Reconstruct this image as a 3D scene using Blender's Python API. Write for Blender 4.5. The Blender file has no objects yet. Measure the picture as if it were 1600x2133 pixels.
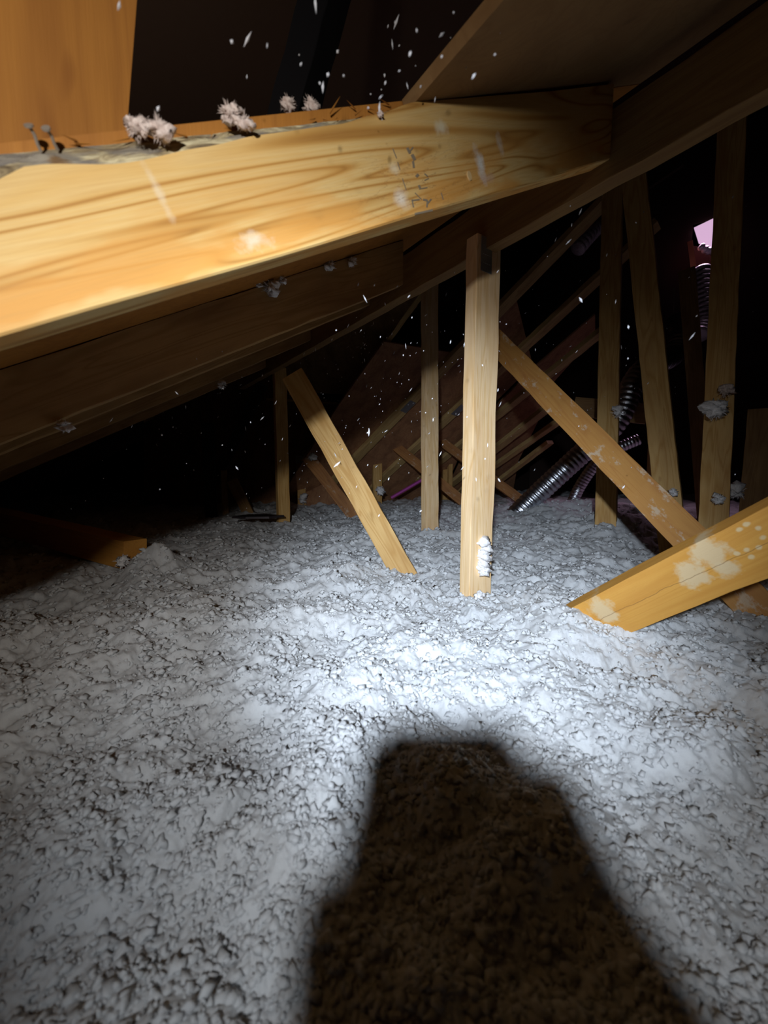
import bpy, bmesh, math, random
import numpy as np
from mathutils import Vector, Matrix

# ------------------------------------------------------------------ camera, world, light, exposure
CAM = Vector((0.0, 0.0, 0.36)); F = 850.0; PITCH = math.radians(6.1)
sc = bpy.context.scene; col = sc.collection
cd = bpy.data.cameras.new('camera'); cam = bpy.data.objects.new('camera', cd); col.objects.link(cam)
cam.location = CAM; cam.rotation_euler = (math.pi/2 - PITCH, 0, 0)
cd.sensor_fit = 'HORIZONTAL'; cd.sensor_width = 36.0; cd.lens = 36.0*F/1600.0; cd.clip_start = 0.004; cd.clip_end = 60
cd.dof.use_dof = True; cd.dof.focus_distance = 1.3; cd.dof.aperture_fstop = 6.5
sc.camera = cam
sc.view_settings.view_transform = 'Standard'; sc.view_settings.look = 'None'
sc.view_settings.gamma = 1; sc.view_settings.exposure = 0.0; sc.view_settings.use_curve_mapping = False
w = bpy.data.worlds.new('world'); sc.world = w; w.use_nodes = True
w.node_tree.nodes['Background'].inputs[0].default_value = (0.9, 0.6, 0.45, 1)
w.node_tree.nodes['Background'].inputs[1].default_value = 0.0

LAMP = Vector((-0.10, -0.34, 0.573))          # the lens of the headlamp worn by the person
LAMPS = [  # name, aim point, power, cone degrees, blend, colour
    ('hotspot_beam', Vector((0.21, 1.08, 0.14)), 130.0, 52, 1.0, (0.73, 0.85, 1.0)),
    ('inner_spill', Vector((0.16, 1.0, 0.09)), 31.0, 78, 1.0, (0.90, 0.95, 1.0)),
    ('outer_spill', Vector((-0.62, 0.60, 0.70)), 18.5, 102, 0.8, (1.0, 0.95, 0.87)),
]

# ------------------------------------------------------------------ pixel <-> place helpers (frame 1600 x 2133)
def ray(px, py):
    a, b = (px-800)/F, (1066.5-py)/F
    cp, sp = math.cos(PITCH), math.sin(PITCH)
    return Vector((a, cp + b*sp, b*cp - sp))
def at(px, py, d): return CAM + ray(px, py)*d
TA = math.radians(55.2)                       # the near trusses lie in planes along TD, spaced along ND
TD = Vector((math.sin(TA), math.cos(TA), 0)); ND = Vector((-math.cos(TA), math.sin(TA), 0)); UP = Vector((0, 0, 1))
TAN = 0.54; COS = 1/math.sqrt(1+TAN*TAN)
RD = (TD + UP*TAN).normalized(); RW = (UP - TD*TAN).normalized()   # along a near rafter / across its face
def tn(t, n, c): return CAM + TD*t + ND*n + UP*(c + TAN*t)         # point at run t, truss n, height offset c
def on_truss(px, py, n):
    r = ray(px, py); return CAM + r*(n/r.dot(ND))

# ------------------------------------------------------------------ object helpers
def tag(o, label, cat, group=None, kind=None):
    if label: o['label'] = label
    if cat: o['category'] = cat
    if group: o['group'] = group
    if kind: o['kind'] = kind
    return o
def link(name, me, mat, parent=None, mw=None, smooth=False):
    o = bpy.data.objects.new(name, me); col.objects.link(o)
    if mat: me.materials.append(mat)
    if mw is not None: o.matrix_world = mw
    if parent:
        bpy.context.view_layer.update()
        o.parent = parent; o.matrix_parent_inverse = parent.matrix_world.inverted()
    if smooth: me.polygons.foreach_set('use_smooth', [True]*len(me.polygons))
    return o
def bm_to(name, bm, mat, parent=None, mw=None, smooth=False):
    me = bpy.data.meshes.new(name); bm.to_mesh(me); bm.free()
    return link(name, me, mat, parent, mw, smooth)
def pydata(name, vs, fs, mat, parent=None, smooth=False):
    o0 = Vector(vs[0]) if parent is None else Vector((0, 0, 0))
    me = bpy.data.meshes.new(name)
    if parent is None:
        me.from_pydata([tuple(Vector(v)-o0) for v in vs], [], fs); me.update()
        return link(name, me, mat, None, Matrix.Translation(o0), smooth)
    me.from_pydata([tuple(v) for v in vs], [], fs); me.update()
    return link(name, me, mat, parent, Matrix.Identity(4), smooth)

def frame(A, B, nf):
    z = (B-A).normalized(); y = (nf - z*nf.dot(z)).normalized(); x = y.cross(z)
    m = Matrix((x, y, z)).transposed().to_4x4(); m.translation = A
    return m
def board_bm(L, w, t, seed=0, bev=0.0025, wob=0.0012):
    rnd = random.Random(seed); bm = bmesh.new()
    n = max(3, int(L/0.06)); rings = []
    for i in range(n+1):
        z = L*i/n; dx, dy = (rnd.uniform(-wob, wob) for _ in range(2)); rings.append([
            bm.verts.new((sx*w/2+dx, t*(sy+1)/2+dy, z)) for sx, sy in ((-1, -1), (1, -1), (1, 1), (-1, 1))])
    for a, b in zip(rings, rings[1:]):
        for k in range(4): bm.faces.new((a[k], a[(k+1) % 4], b[(k+1) % 4], b[k]))
    bm.faces.new(rings[0][::-1]); bm.faces.new(rings[-1])
    ed = [e for e in bm.edges if abs(e.verts[0].co.z-e.verts[1].co.z) > 1e-4 and len(e.link_faces) == 2]
    ed = [e for e in ed if e.link_faces[0].normal.dot(e.link_faces[1].normal) < .5] if False else ed
    bmesh.ops.bevel(bm, geom=ed, offset=bev, segments=2, profile=.5, affect='EDGES')
    bm.normal_update()
    return bm
SEED = [0]
def board(name, A, B, w, t, az, mat, label, cat, group=None, ext=0.0, ext2=0.0, parent=None):
    """a length of sawn lumber whose front face centre runs from A to B; az = heading its face looks away to"""
    SEED[0] += 1
    d = (B-A).normalized(); A = A-d*ext; B = B+d*ext2
    nf = az if isinstance(az, Vector) else Vector((math.sin(math.radians(az)), math.cos(math.radians(az)), 0))
    o = bm_to(name, board_bm((B-A).length, w, t, SEED[0]), mat, parent, frame(A, B, nf))
    if parent is None: tag(o, label, cat, group)
    return o
def post(name, px, py, d, pytop, w, t, az, mat, label, group=None, down=0.3):
    A = at(px, py, d); hd = math.hypot(A.x, A.y); s = None
    b_ = (1066.5-pytop)/F; r = ray(px, pytop); z = CAM.z + r.z*A.y/r.y
    B = Vector((A.x, A.y, z))
    return board(name, A, B, w, t, az, mat, label, 'post', group, ext=down)

# ------------------------------------------------------------------ node materials
class NT:
    def __init__(s, name, rough=.7, spec=.3):
        m = bpy.data.materials.new(name); m.use_nodes = True; s.m = m; s.t = m.node_tree; s.n = s.t.nodes
        s.b = s.n['Principled BSDF']; s.b.inputs['Roughness'].default_value = rough
        s.b.inputs['Specular IOR Level'].default_value = spec
        s.co = s.n.new('ShaderNodeTexCoord').outputs['Object']
    def L(s, a, b): s.t.links.new(a, b)
    def inp(s, node, key, v):
        if hasattr(v, 'links') or isinstance(v, bpy.types.NodeSocket): s.L(v, node.inputs[key])
        else: node.inputs[key].default_value = v
    def map(s, scale, loc=(0, 0, 0), src=None):
        k = s.n.new('ShaderNodeMapping'); s.L(src or s.co, k.inputs[0]); k.inputs['Scale'].default_value = scale
        k.inputs['Location'].default_value = loc; return k.outputs[0]
    def noise(s, v, sc=5, det=3, rough=.5, dist=0):
        k = s.n.new('ShaderNodeTexNoise'); s.L(v, k.inputs['Vector']); s.inp(k, 'Scale', sc)
        s.inp(k, 'Detail', det); s.inp(k, 'Roughness', rough); s.inp(k, 'Distortion', dist); return k.outputs[0]
    def math(s, op, a, b=0.0, c=0.0):
        k = s.n.new('ShaderNodeMath'); k.operation = op; s.inp(k, 0, a); s.inp(k, 1, b); s.inp(k, 2, c); return k.outputs[0]
    def ramp(s, f, stops, mode='LINEAR'):
        k = s.n.new('ShaderNodeValToRGB'); s.L(f, k.inputs[0]); e = k.color_ramp; e.interpolation = mode
        while len(e.elements) < len(stops): e.elements.new(.5)
        for el, (p, c) in zip(e.elements, stops):
            el.position = p; el.color = (*c, 1) if not isinstance(c, (int, float)) else (c, c, c, 1)
        return k.outputs[0]
    def mix(s, f, a, b, mode='MIX'):
        k = s.n.new('ShaderNodeMix'); k.data_type = 'RGBA'; k.blend_type = mode
        s.inp(k, 0, f)
        for i, v in ((6, a), (7, b)):
            if isinstance(v, tuple): k.inputs[i].default_value = (*v, 1) if len(v) == 3 else v
            else: s.L(v, k.inputs[i])
        return k.outputs[2]
    def blob(s, pos, size, soft=.5, jag=.35, nsc=30):
        """mask 1 inside an uneven spot of given half sizes"""
        k = s.n.new('ShaderNodeMapping'); k.vector_type = 'POINT'; s.L(s.co, k.inputs[0])
        k.inputs['Scale'].default_value = tuple(1/q for q in size)
        k.inputs['Location'].default_value = tuple(-p/q for p, q in zip(pos, size))
        l = s.n.new('ShaderNodeVectorMath'); l.operation = 'LENGTH'; s.L(k.outputs[0], l.inputs[0])
        nz = s.noise(s.co, nsc, 4, .6)
        d = s.math('ADD', l.outputs['Value'], s.math('MULTIPLY', s.math('SUBTRACT', nz, .5), jag*4))
        return s.ramp(d, [(max(0, 1-soft)*.6, 1.0), (.6*(1+soft*.3), 0.0)])
    def bump(s, h, strength=.3, dist=.002):
        k = s.n.new('ShaderNodeBump'); s.L(h, k.inputs['Height']); k.inputs['Strength'].default_value = strength
        k.inputs['Distance'].default_value = dist; s.L(k.outputs[0], s.b.inputs['Normal'])
    def done(s, colr):
        if isinstance(colr, tuple): s.b.inputs['Base Color'].default_value = (*colr, 1)
        else: s.L(colr, s.b.inputs['Base Color'])
        return s.m

def wood(name, light, mid, dark, dust=0.0, blotch=.35, extra=None, gs=1.0):
    k = NT(name, .62, .25)
    oi = k.n.new('ShaderNodeObjectInfo')
    ad = k.n.new('ShaderNodeVectorMath'); ad.operation = 'ADD'; k.L(k.co, ad.inputs[0])
    cb = k.n.new('ShaderNodeCombineXYZ'); 
    k.L(k.math('MULTIPLY', oi.outputs['Random'], 7.0), cb.inputs[0]); k.L(k.math('MULTIPLY', oi.outputs['Random'], 13.0), cb.inputs[2])
    k.L(cb.outputs[0], ad.inputs[1]); src = ad.outputs[0]
    g = k.noise(k.map((9*gs, 9*gs, .7*gs), src=src), 2.2, 2, .5, .6)
    bands = k.math('PINGPONG', k.math('MULTIPLY', g, 9), 1.0)
    fine = k.noise(k.map((160, 160, 5), src=src), 3, 3, .6)
    c = k.ramp(bands, [(0, mid), (.45, light), (.8, light), (1, mid)])
    c = k.mix(k.ramp(fine, [(.35, .35), (.6, 0.0)]), c, mid)
    bl = k.noise(k.map((5, 5, 1.8), src=src), 2.2, 3, .55)
    c = k.mix(k.math('MULTIPLY', k.ramp(bl, [(.45, 0.0), (.68, 1.0)]), blotch), c, dark)
    kn = k.noise(k.map((14, 14, 6), src=src), 1.6, 1, .5)
    c = k.mix(k.ramp(kn, [(.72, 0.0), (.80, .7)]), c, dark)
    if dust:
        dn = k.noise(k.map((12, 12, 7), src=src), 1.7, 6, .68)
        c = k.mix(k.math('MULTIPLY', k.ramp(dn, [(.56, 0.0), (.62, 1.0)]), dust), c, (.62, .56, .45))
    if extra: c = extra(k, c)
    k.bump(k.math('ADD', k.math('MULTIPLY', bands, .4), fine), .25, .0015)
    return k.done(c)
PINE = wood('pine', (.66, .42, .16), (.52, .29, .085), (.36, .17, .05), blotch=.45)
PINE_PALE = wood('pale_pine', (.84, .61, .36), (.72, .47, .22), (.55, .30, .12), blotch=.5)
PINE_DUSTY = wood('dusty_pine', (.60, .33, .085), (.52, .26, .06), (.40, .17, .04), dust=.9, blotch=.4)
PINE_RED = wood('reddish_pine', (.42, .19, .06), (.32, .13, .04), (.20, .08, .03), dust=.35, blotch=.5)
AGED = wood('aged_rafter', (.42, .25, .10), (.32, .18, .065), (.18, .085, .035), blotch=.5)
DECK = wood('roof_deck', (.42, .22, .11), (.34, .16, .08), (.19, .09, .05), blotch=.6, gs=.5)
FARRAFTER = wood('far_rafter', (.60, .42, .18), (.48, .30, .12), (.28, .15, .06), blotch=.5)

def mk(name, c, rough=.7, metal=0.0, emit=None, es=1.0):
    k = NT(name, rough); k.b.inputs['Metallic'].default_value = metal
    if emit: k.b.inputs['Emission Color'].default_value = (*emit, 1); k.b.inputs['Emission Strength'].default_value = es
    n = k.noise(k.co, 40, 3, .6)
    return k.done(k.mix(k.math('MULTIPLY', n, .25), c, tuple(x*.6 for x in c)))
STEEL = mk('galvanised_steel', (.34, .37, .40), .45, .7)
BLACKISH = mk('dark_felt', (.075, .045, .032), .95)
ENDROOF = mk('dark_decking', (.05, .028, .022), .95)
INK = mk('faded_ink', (.24, .19, .13), .9)
RUST = mk('nail_steel', (.42, .36, .30), .5, .5)
k = NT('insulation', .95, .05)
nz = k.noise(k.co, 60, 10, .8); nz2 = k.noise(k.co, 7, 3, .6)
c = k.ramp(nz, [(.25, (.50, .50, .52)), (.5, (.65, .66, .67))])
c = k.mix(k.ramp(nz2, [(.45, 0.0), (.7, .5)]), c, (.58, .57, .56))
k.b.inputs['Subsurface Weight'].default_value = .2; k.b.inputs['Subsurface Radius'].default_value = (1, 1, 1); k.b.inputs['Subsurface Scale'].default_value = .006
k.bump(nz, .6, .006); INSUL = k.done(c)
k = NT('loose_insulation', .95, .05); nz = k.noise(k.co, 160, 5, .7)
k.bump(nz, .6, .004); TUFT = k.done(k.ramp(nz, [(.3, (.62, .60, .60)), (.6, (.88, .86, .86))]))
k = NT('dirty_insulation', .95, .05); nz = k.noise(k.co, 160, 5, .7)
k.bump(nz, .6, .004); PINKTUFT = k.done(k.ramp(nz, [(.3, (.42, .31, .27)), (.6, (.76, .64, .58))]))
DUSTM = mk('fibre', (.62, .62, .66), .9)

# ------------------------------------------------------------------ value noise in numpy for the insulation surface
rng = np.random.RandomState(7)
_P = rng.rand(256, 256)
def vnoise(x, y):
    xi = np.floor(x).astype(int); yi = np.floor(y).astype(int); fx = x-xi; fy = y-yi
    fx = fx*fx*(3-2*fx); fy = fy*fy*(3-2*fy)
    a = _P[xi & 255, yi & 255]; b = _P[(xi+1) & 255, yi & 255]; c = _P[xi & 255, (yi+1) & 255]; d = _P[(xi+1) & 255, (yi+1) & 255]
    return (a*(1-fx)+b*fx)*(1-fy) + (c*(1-fx)+d*fx)*fy
def worley(x, y, seed=0):
    xi = np.floor(x).astype(int); yi = np.floor(y).astype(int); best = np.full(x.shape, 9.0)
    for dx in (-1, 0, 1):
        for dy in (-1, 0, 1):
            cx = xi+dx; cy = yi+dy
            px = cx+_P[(cx+seed) & 255, cy & 255]; py = cy+_P[cy & 255, (cx+91+seed) & 255]
            best = np.minimum(best, (px-x)**2+(py-y)**2)
    return np.sqrt(best)
MOUNDS = []   # world x, y, radius x, height
def mound(px, py, d, r, h): p = at(px, py, d); MOUNDS.append((p.x, p.y, r, h))
mound(335, 1165, 1.44, .11, .075); mound(305, 1170, 1.40, .08, .03)
mound(1290, 1100, 2.2, .22, .085); mound(1000, 1235, 1.12, .14, -.022)
mound(620, 1640, .42, .09, .03); mound(850, 1200, 1.4, .12, -.01); mound(1200, 1310, .88, .10, .03)
mound(120, 1250, 1.3, .35, -.05); mound(1450, 1180, 1.6, .3, -.05)
mound(1200, 1060, 3.0, .7, .10); mound(700, 1060, 3.6, .8, .02)
_G = rng.rand(256, 256)*2*math.pi
def pnoise(x, y):
    xi = np.floor(x).astype(int); yi = np.floor(y).astype(int); fx = x-xi; fy = y-yi
    def g(i, j): a = _G[(xi+i) & 255, (yi+j) & 255]; return np.cos(a)*(fx-i)+np.sin(a)*(fy-j)
    u = fx*fx*fx*(fx*(fx*6-15)+10); v = fy*fy*fy*(fy*(fy*6-15)+10)
    return ((g(0, 0)*(1-u)+g(1, 0)*u)*(1-v)+(g(0, 1)*(1-u)+g(1, 1)*u)*v)*1.5
def ground(x, y):
    x = np.asarray(x, float); y = np.asarray(y, float)
    z = .045*(vnoise(x*2.3+11, y*2.3+3)-.5) + .03*pnoise(x*5+1, y*5+31)
    wx = x+.016*pnoise(x*11+5, y*11)+.006*pnoise(x*37, y*37+7)+.003*pnoise(x*90, y*90+7); wy = y+.016*pnoise(x*11, y*11+9)+.006*pnoise(x*37+3, y*37)+.003*pnoise(x*90+5, y*90)
    near = np.clip((np.hypot(x, y)-.25)/.8, 0, 1)*.55+.45        # the layer nearest the lens has been pressed flatter
    z += .030*(np.abs(pnoise(wx*7, wy*7))-.25) + near*(.016*(np.abs(pnoise(wx*16+7, wy*16))-.25) + .008*pnoise(wx*35+7, wy*35))
    m1 = near*(.4+.9*vnoise(x*8, y*8+40))
    def lob(f, k_): return .45-1.3*np.clip(worley(wx*f+k_, wy*f, k_), 0, .58)**2
    z += m1*(.009*lob(36, 5) + .0055*lob(76, 17) + .003*lob(150, 29))
    z += near*(.003*pnoise(x*120, y*120)+.002*pnoise(x*230, y*230))
    for mx, my, r, h in MOUNDS: z += h*np.exp(-((x-mx)**2+(y-my)**2)/(r*r))
    return z
NA, NR = 1050, 960
az_ = np.linspace(math.radians(-85), math.radians(85), NA); rr = np.concatenate([np.linspace(.004, .138, 24), .14*np.exp(np.linspace(0, math.log(6.8/.14), NR-24))])
AZ, RR = np.meshgrid(az_, rr); X = np.sin(AZ)*RR; Y = np.cos(AZ)*RR-.06; Z = ground(X, Y)
X = X+.004*pnoise(X*30+2, Y*30); Y = Y+.004*pnoise(X*30, Y*30+6)
vs = np.stack([X, Y, Z], -1).reshape(-1, 3)
i = np.arange(NR-1)[:, None]*NA + np.arange(NA-1)[None, :]
fs = np.stack([i, i+1, i+NA+1, i+NA], -1).reshape(-1, 4)[:, ::-1]
# loose tufts scattered over the surface, part of the same blown layer
def blob_variants(n, sub, seed, spiky=.45):
    out = []; r_ = np.random.RandomState(seed)
    for _ in range(n):
        bm = bmesh.new(); bmesh.ops.create_icosphere(bm, subdivisions=sub, radius=1)
        v = np.array([q.co[:] for q in bm.verts]); f = np.array([[q.index for q in p.verts] for p in bm.faces]); bm.free()
        o = r_.rand(3)*50
        s = 1+spiky*2*(vnoise(v[:, 0]*1.9+o[0]+v[:, 2]*2.3, v[:, 1]*1.9+o[1]+v[:, 2]*1.1)-.5)+spiky*(r_.rand(len(v))-.5)
        out.append((v*s[:, None]*np.array([1, 1, .75]), f))
    return out
VAR = blob_variants(10, 2, 3, .75); VARS = blob_variants(10, 1, 9, .8)
NT_ = 36000
a = rng.uniform(math.radians(-75), math.radians(75), NT_); r = .19*np.exp(rng.rand(NT_)*math.log(3.6/.19))
tx = np.sin(a)*r; ty = np.cos(a)*r; tz = ground(tx, ty)
size = (.0022+.0055*rng.rand(NT_)**3)*(.6+.4*np.clip(r, 0, 2.0))
ab = np.linspace(math.radians(85), math.radians(275), 150); rb_ = rr[::5]; NB = len(ab); NQ = len(rb_)
AB, RB = np.meshgrid(ab, rb_); XB = np.sin(AB)*RB; YB = np.cos(AB)*RB-.06; keep = YB > -3.8
ZB = ground(XB, YB); YB = np.maximum(YB, -3.8)
i = np.arange(NQ-1)[:, None]*NB + np.arange(NB-1)[None, :]
fs = np.concatenate([fs, (np.stack([i, i+1, i+NB+1, i+NB], -1).reshape(-1, 4)[:, ::-1])+len(vs)])
vs = np.concatenate([vs, np.stack([XB, YB, ZB-.004], -1).reshape(-1, 3)])
V = [vs]; T3 = []; off = len(vs)
for q in range(NT_):
    v, f = (VAR if size[q] > .0055 else VARS)[q % 10]; th = rng.rand()*6.28; c_, s_ = math.cos(th), math.sin(th)
    vv = v*size[q]; vv = np.stack([vv[:, 0]*c_-vv[:, 1]*s_, vv[:, 0]*s_+vv[:, 1]*c_, vv[:, 2]], -1)+(tx[q], ty[q], tz[q]+size[q]*.25)
    V.append(vv); T3.append(f+off); off += len(vv)
V = np.concatenate(V); T3 = np.concatenate(T3)
me = bpy.data.meshes.new('blown_insulation')
me.vertices.add(len(V)); me.vertices.foreach_set('co', V.astype(np.float32).ravel())
nl = fs.size+T3.size; me.loops.add(nl); me.loops.foreach_set('vertex_index', np.concatenate([fs.ravel(), T3.ravel()]).astype(np.int32))
me.polygons.add(len(fs)+len(T3))
ls = np.concatenate([np.arange(len(fs))*4, fs.size+np.arange(len(T3))*3]).astype(np.int32)
me.polygons.foreach_set('loop_start', ls); me.update(calc_edges=True); me.validate()
ins = link('blown_insulation', me, INSUL, smooth=True)
tag(ins, 'deep layer of fluffy white blown insulation covering the whole attic floor', 'insulation', kind='stuff')

# ------------------------------------------------------------------ the setting: floor, roof planes, walls
def quad(name, pts, mat, th=.012, kind='structure', nrm=None):
    """a sheet with real thickness; pts in order"""
    P = [Vector(p) for p in pts]; n = (P[1]-P[0]).cross(P[2]-P[0]).normalized()
    if nrm is not None and n.dot(nrm) < 0: n = -n
    vs = [p for p in P]+[p+n*th for p in P]; m = len(P)
    fs = [tuple(range(m)), tuple(range(2*m-1, m-1, -1))]+[(i, i+m, (i+1) % m+m, (i+1) % m) for i in range(m)]
    o = pydata(name, vs, fs, mat)
    bm = bmesh.new(); bm.from_mesh(o.data); bmesh.ops.recalc_face_normals(bm, faces=bm.faces); bm.to_mesh(o.data); bm.free()
    if kind: o['kind'] = kind
    return o
quad('floor', [(-8, -4, -.35), (8, -4, -.35), (8, 9, -.35), (-8, 9, -.35)], ENDROOF, .02, nrm=-UP)
quad('wall_back', [(-8, 8.5, -.4), (8, 8.5, -.4), (8, 8.5, 5), (-8, 8.5, 5)], ENDROOF, .02, nrm=Vector((0, 1, 0)))
quad('wall_right', [(7, -4, -.4), (7, 9, -.4), (7, 9, 5), (7, -4, 5)], ENDROOF, .02, nrm=Vector((1, 0, 0)))
quad('wall_left', [(-7, -4, -.4), (-7, 9, -.4), (-7, 9, 5), (-7, -4, 5)], ENDROOF, .02, nrm=Vector((-1, 0, 0)))
quad('wall_rear', [(-8, -4, -.4), (8, -4, -.4), (8, -4, 5), (-8, -4, 5)], ENDROOF, .02, nrm=Vector((0, -1, 0)))
quad('ceiling', [(-8, -4, 4.5), (8, -4, 4.5), (8, 9, 4.5), (-8, 9, 4.5)], BLACKISH, .02, nrm=UP)

# roof deck over the near rafters: panels round the square opening
CT, CB, HB = .272, .135, .119
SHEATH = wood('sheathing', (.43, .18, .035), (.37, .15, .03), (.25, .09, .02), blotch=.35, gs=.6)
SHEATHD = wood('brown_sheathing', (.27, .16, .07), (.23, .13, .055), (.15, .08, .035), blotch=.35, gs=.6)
def deck(t0, t1, n0, n1, mat, label, name='sheathing_panel', c=CT):
    P = [tn(t0, n0, c), tn(t1, n0, c), tn(t1, n1, c), tn(t0, n1, c)]
    o = quad(name, P, mat, .014, None, RW)
    return tag(o, label, 'panel')
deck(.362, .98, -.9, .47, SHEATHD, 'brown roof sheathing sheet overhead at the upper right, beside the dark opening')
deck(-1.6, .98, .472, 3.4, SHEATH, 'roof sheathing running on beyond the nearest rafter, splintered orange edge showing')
# upright sheet standing above the roof line behind the nearest rafter
def n5(px, py): return on_truss(px, py, .53)
o = quad('sheathing_panel', [n5(262, 300), n5(286, -10), n5(310, -330), n5(-420, -330), n5(-420, 420)], SHEATH, .014, None, ND)
tag(o, 'bright orange upright wood sheet at the upper left corner, cut off square', 'panel')
# felted roof seen through the opening with one dark rafter below it
o = quad('upper_roof_deck', [tn(-1.0, -1.6, 1.05), tn(2, -1.6, 1.05), tn(2, 2.2, 1.05), tn(-1.0, 2.2, 1.05)], mk('old_brown_boards', (.22, .13, .085), .95), .014, None, RW)
tag(o, 'near-black upper roof surface seen through the opening in the sheathing', 'roof')
A_ = at(600, 190, .62); B_ = at(668, -60, .62)
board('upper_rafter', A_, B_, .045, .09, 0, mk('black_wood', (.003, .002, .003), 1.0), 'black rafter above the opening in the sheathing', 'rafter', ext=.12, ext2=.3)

# ------------------------------------------------------------------ nearest rafter with its waney upper edge
N1 = .45
def wane(t):
    pts = [(-1.5, .036), (-.10, .042), (-.048, .041), (-.018, .036), (.0, .026), (.02, .021), (.083, .027), (.15, .022), (.21, .017), (.30, .015), (.355, .009), (.42, .0), (2, 0)]
    for (a, u), (b, v) in zip(pts, pts[1:]):
        if a <= t <= b:
            q = (t-a)/(b-a); q = q*q*(3-2*q); return u*(1-q)+v*q
    return 0
def hb_at(t): return .129-.0185*min(max(t+.05, -.3), .75)      # the board was sawn slightly tapered
HB0 = HB
O1 = tn(-.9, N1, CB); L1 = 1.74/COS
M1 = Matrix((RW, ND, RD)).transposed().to_4x4(); M1.translation = O1     # local x across face, y thickness, z along
def t_of(z): return -.9+z*COS
def loc1(px, py): return M1.inverted() @ on_truss(px, py, N1)
def face1(k, c):
    g = k.noise(k.map((8, 8, .8), (0, 0, 3.3)), 1.5, 2, .45, .5)
    b = k.math('PINGPONG', k.math('MULTIPLY', g, 30), 1.0)
    c = k.ramp(b, [(0, (.40, .19, .045)), (.12, (.52, .28, .075)), (.34, (.68, .44, .16)), (.7, (.72, .50, .21)), (1, (.70, .46, .17))])
    bl = k.noise(k.map((10, 10, 3.2), (3, 0, 1.2)), 2.6, 3, .5)
    lowx = k.n.new('ShaderNodeSeparateXYZ'); k.L(k.co, lowx.inputs[0])
    low = k.ramp(k.math('MULTIPLY', lowx.outputs[0], 8), [(.15, 1.0), (.62, 0.0)])
    m = k.math('MULTIPLY', k.ramp(bl, [(.42, 0.0), (.56, 1.0)]), k.math('ADD', k.math('MULTIPLY', low, .75), .12))
    c = k.mix(m, c, (.66, .32, .075))
    fine = k.noise(k.map((220, 220, 6)), 3, 3, .6)
    c = k.mix(k.ramp(fine, [(.3, .30), (.55, 0.0)]), c, (.50, .28, .09))
    # splits along the grain on the right half
    def dirt(c, px, py, sx, sz, colr, soft=.9, jag=.3, nsc=60, amt=1.0):
        q = loc1(px, py); mk_ = k.blob((q.x, 0, q.z), (sx, .1, sz), soft, jag, nsc)
        return k.mix(k.math('MULTIPLY', mk_, amt), c, colr)
    c = dirt(c, 1000, 340, .036, .016, (.80, .83, .82), .8, .3, 60, .8)
    c = dirt(c, 1040, 300, .022, .012, (.78, .80, .76), .9, .4, 60, .5)
    c = dirt(c, 920, 265, .014, .022, (.80, .76, .58), .9, .4, 60, .7)
    c = dirt(c, 835, 415, .018, .022, (.86, .78, .66), 1., .3, 60, .8)
    c = dirt(c, 822, 350, .012, .014, (.84, .74, .52), 1., .3, 60, .7)
    c = dirt(c, 330, 400, .045, .006, (.78, .66, .48), 1., .5, 60, .55)
    c = dirt(c, 530, 500, .014, .03, (.80, .72, .60), 1., .5, 60, .6)
    c = dirt(c, 1015, 372, .010, .030, (.66, .45, .36), .8, .3, 60, .6)
    cr = k.noise(k.map((26, 26, 5.0), (1, 0, 2)), 2.0, 5, .62)
    cr = k.math('ABSOLUTE', k.math('SUBTRACT', cr, .5))
    q = loc1(880, 380); area = k.blob((q.x, 0, q.z), (.09, .1, .24), 1.0, .1)
    c = k.mix(k.math('MULTIPLY', k.ramp(cr, [(.0, 1.0), (.012, 0.0)]), k.math('MULTIPLY', area, .6)), c, (.26, .11, .035))
    return c
FACE1 = wood('near_rafter_pine', (.7, .46, .2), (.6, .36, .12), (.4, .2, .07), extra=face1)
vs = []; fs = []; NS = 150
prof_n = 6
for i_ in range(NS+1):
    z = L1*i_/NS; t = t_of(z); wn = wane(t); HB = hb_at(t)
    top = HB-wn; sag = .0008*math.sin(z*14)
    ring = [(0.0018+sag, 0, z), (top, 0, z), (top+.001, .0025, z), (HB, .0225 if wn > .002 else .0025, z), (HB, .038, z), (0, .038, z), (0+sag, .0018, z)]
    if i_ == NS: ring = [(x_, y_, (.8395+.9)/COS + x_*TAN) for x_, y_, z_ in ring]
    vs += ring
for i_ in range(NS):
    for j in range(7):
        a = i_*7+j; b = i_*7+(j+1) % 7
        if j == 2: continue
        fs.append((a, b, b+7, a+7))
fs += [tuple(range(7)), tuple(NS*7+q for q in range(6, -1, -1))]
me = bpy.data.meshes.new('rafter'); me.from_pydata(vs, [], fs); me.update()
bm = bmesh.new(); bm.from_mesh(me); bmesh.ops.recalc_face_normals(bm, faces=bm.faces); bm.to_mesh(me); bm.free()
r1 = link('rafter', me, FACE1, None, M1)
tag(r1, 'nearest rafter, broad brightly lit golden board with wavy grain and a rough bark edge', 'rafter')
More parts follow.
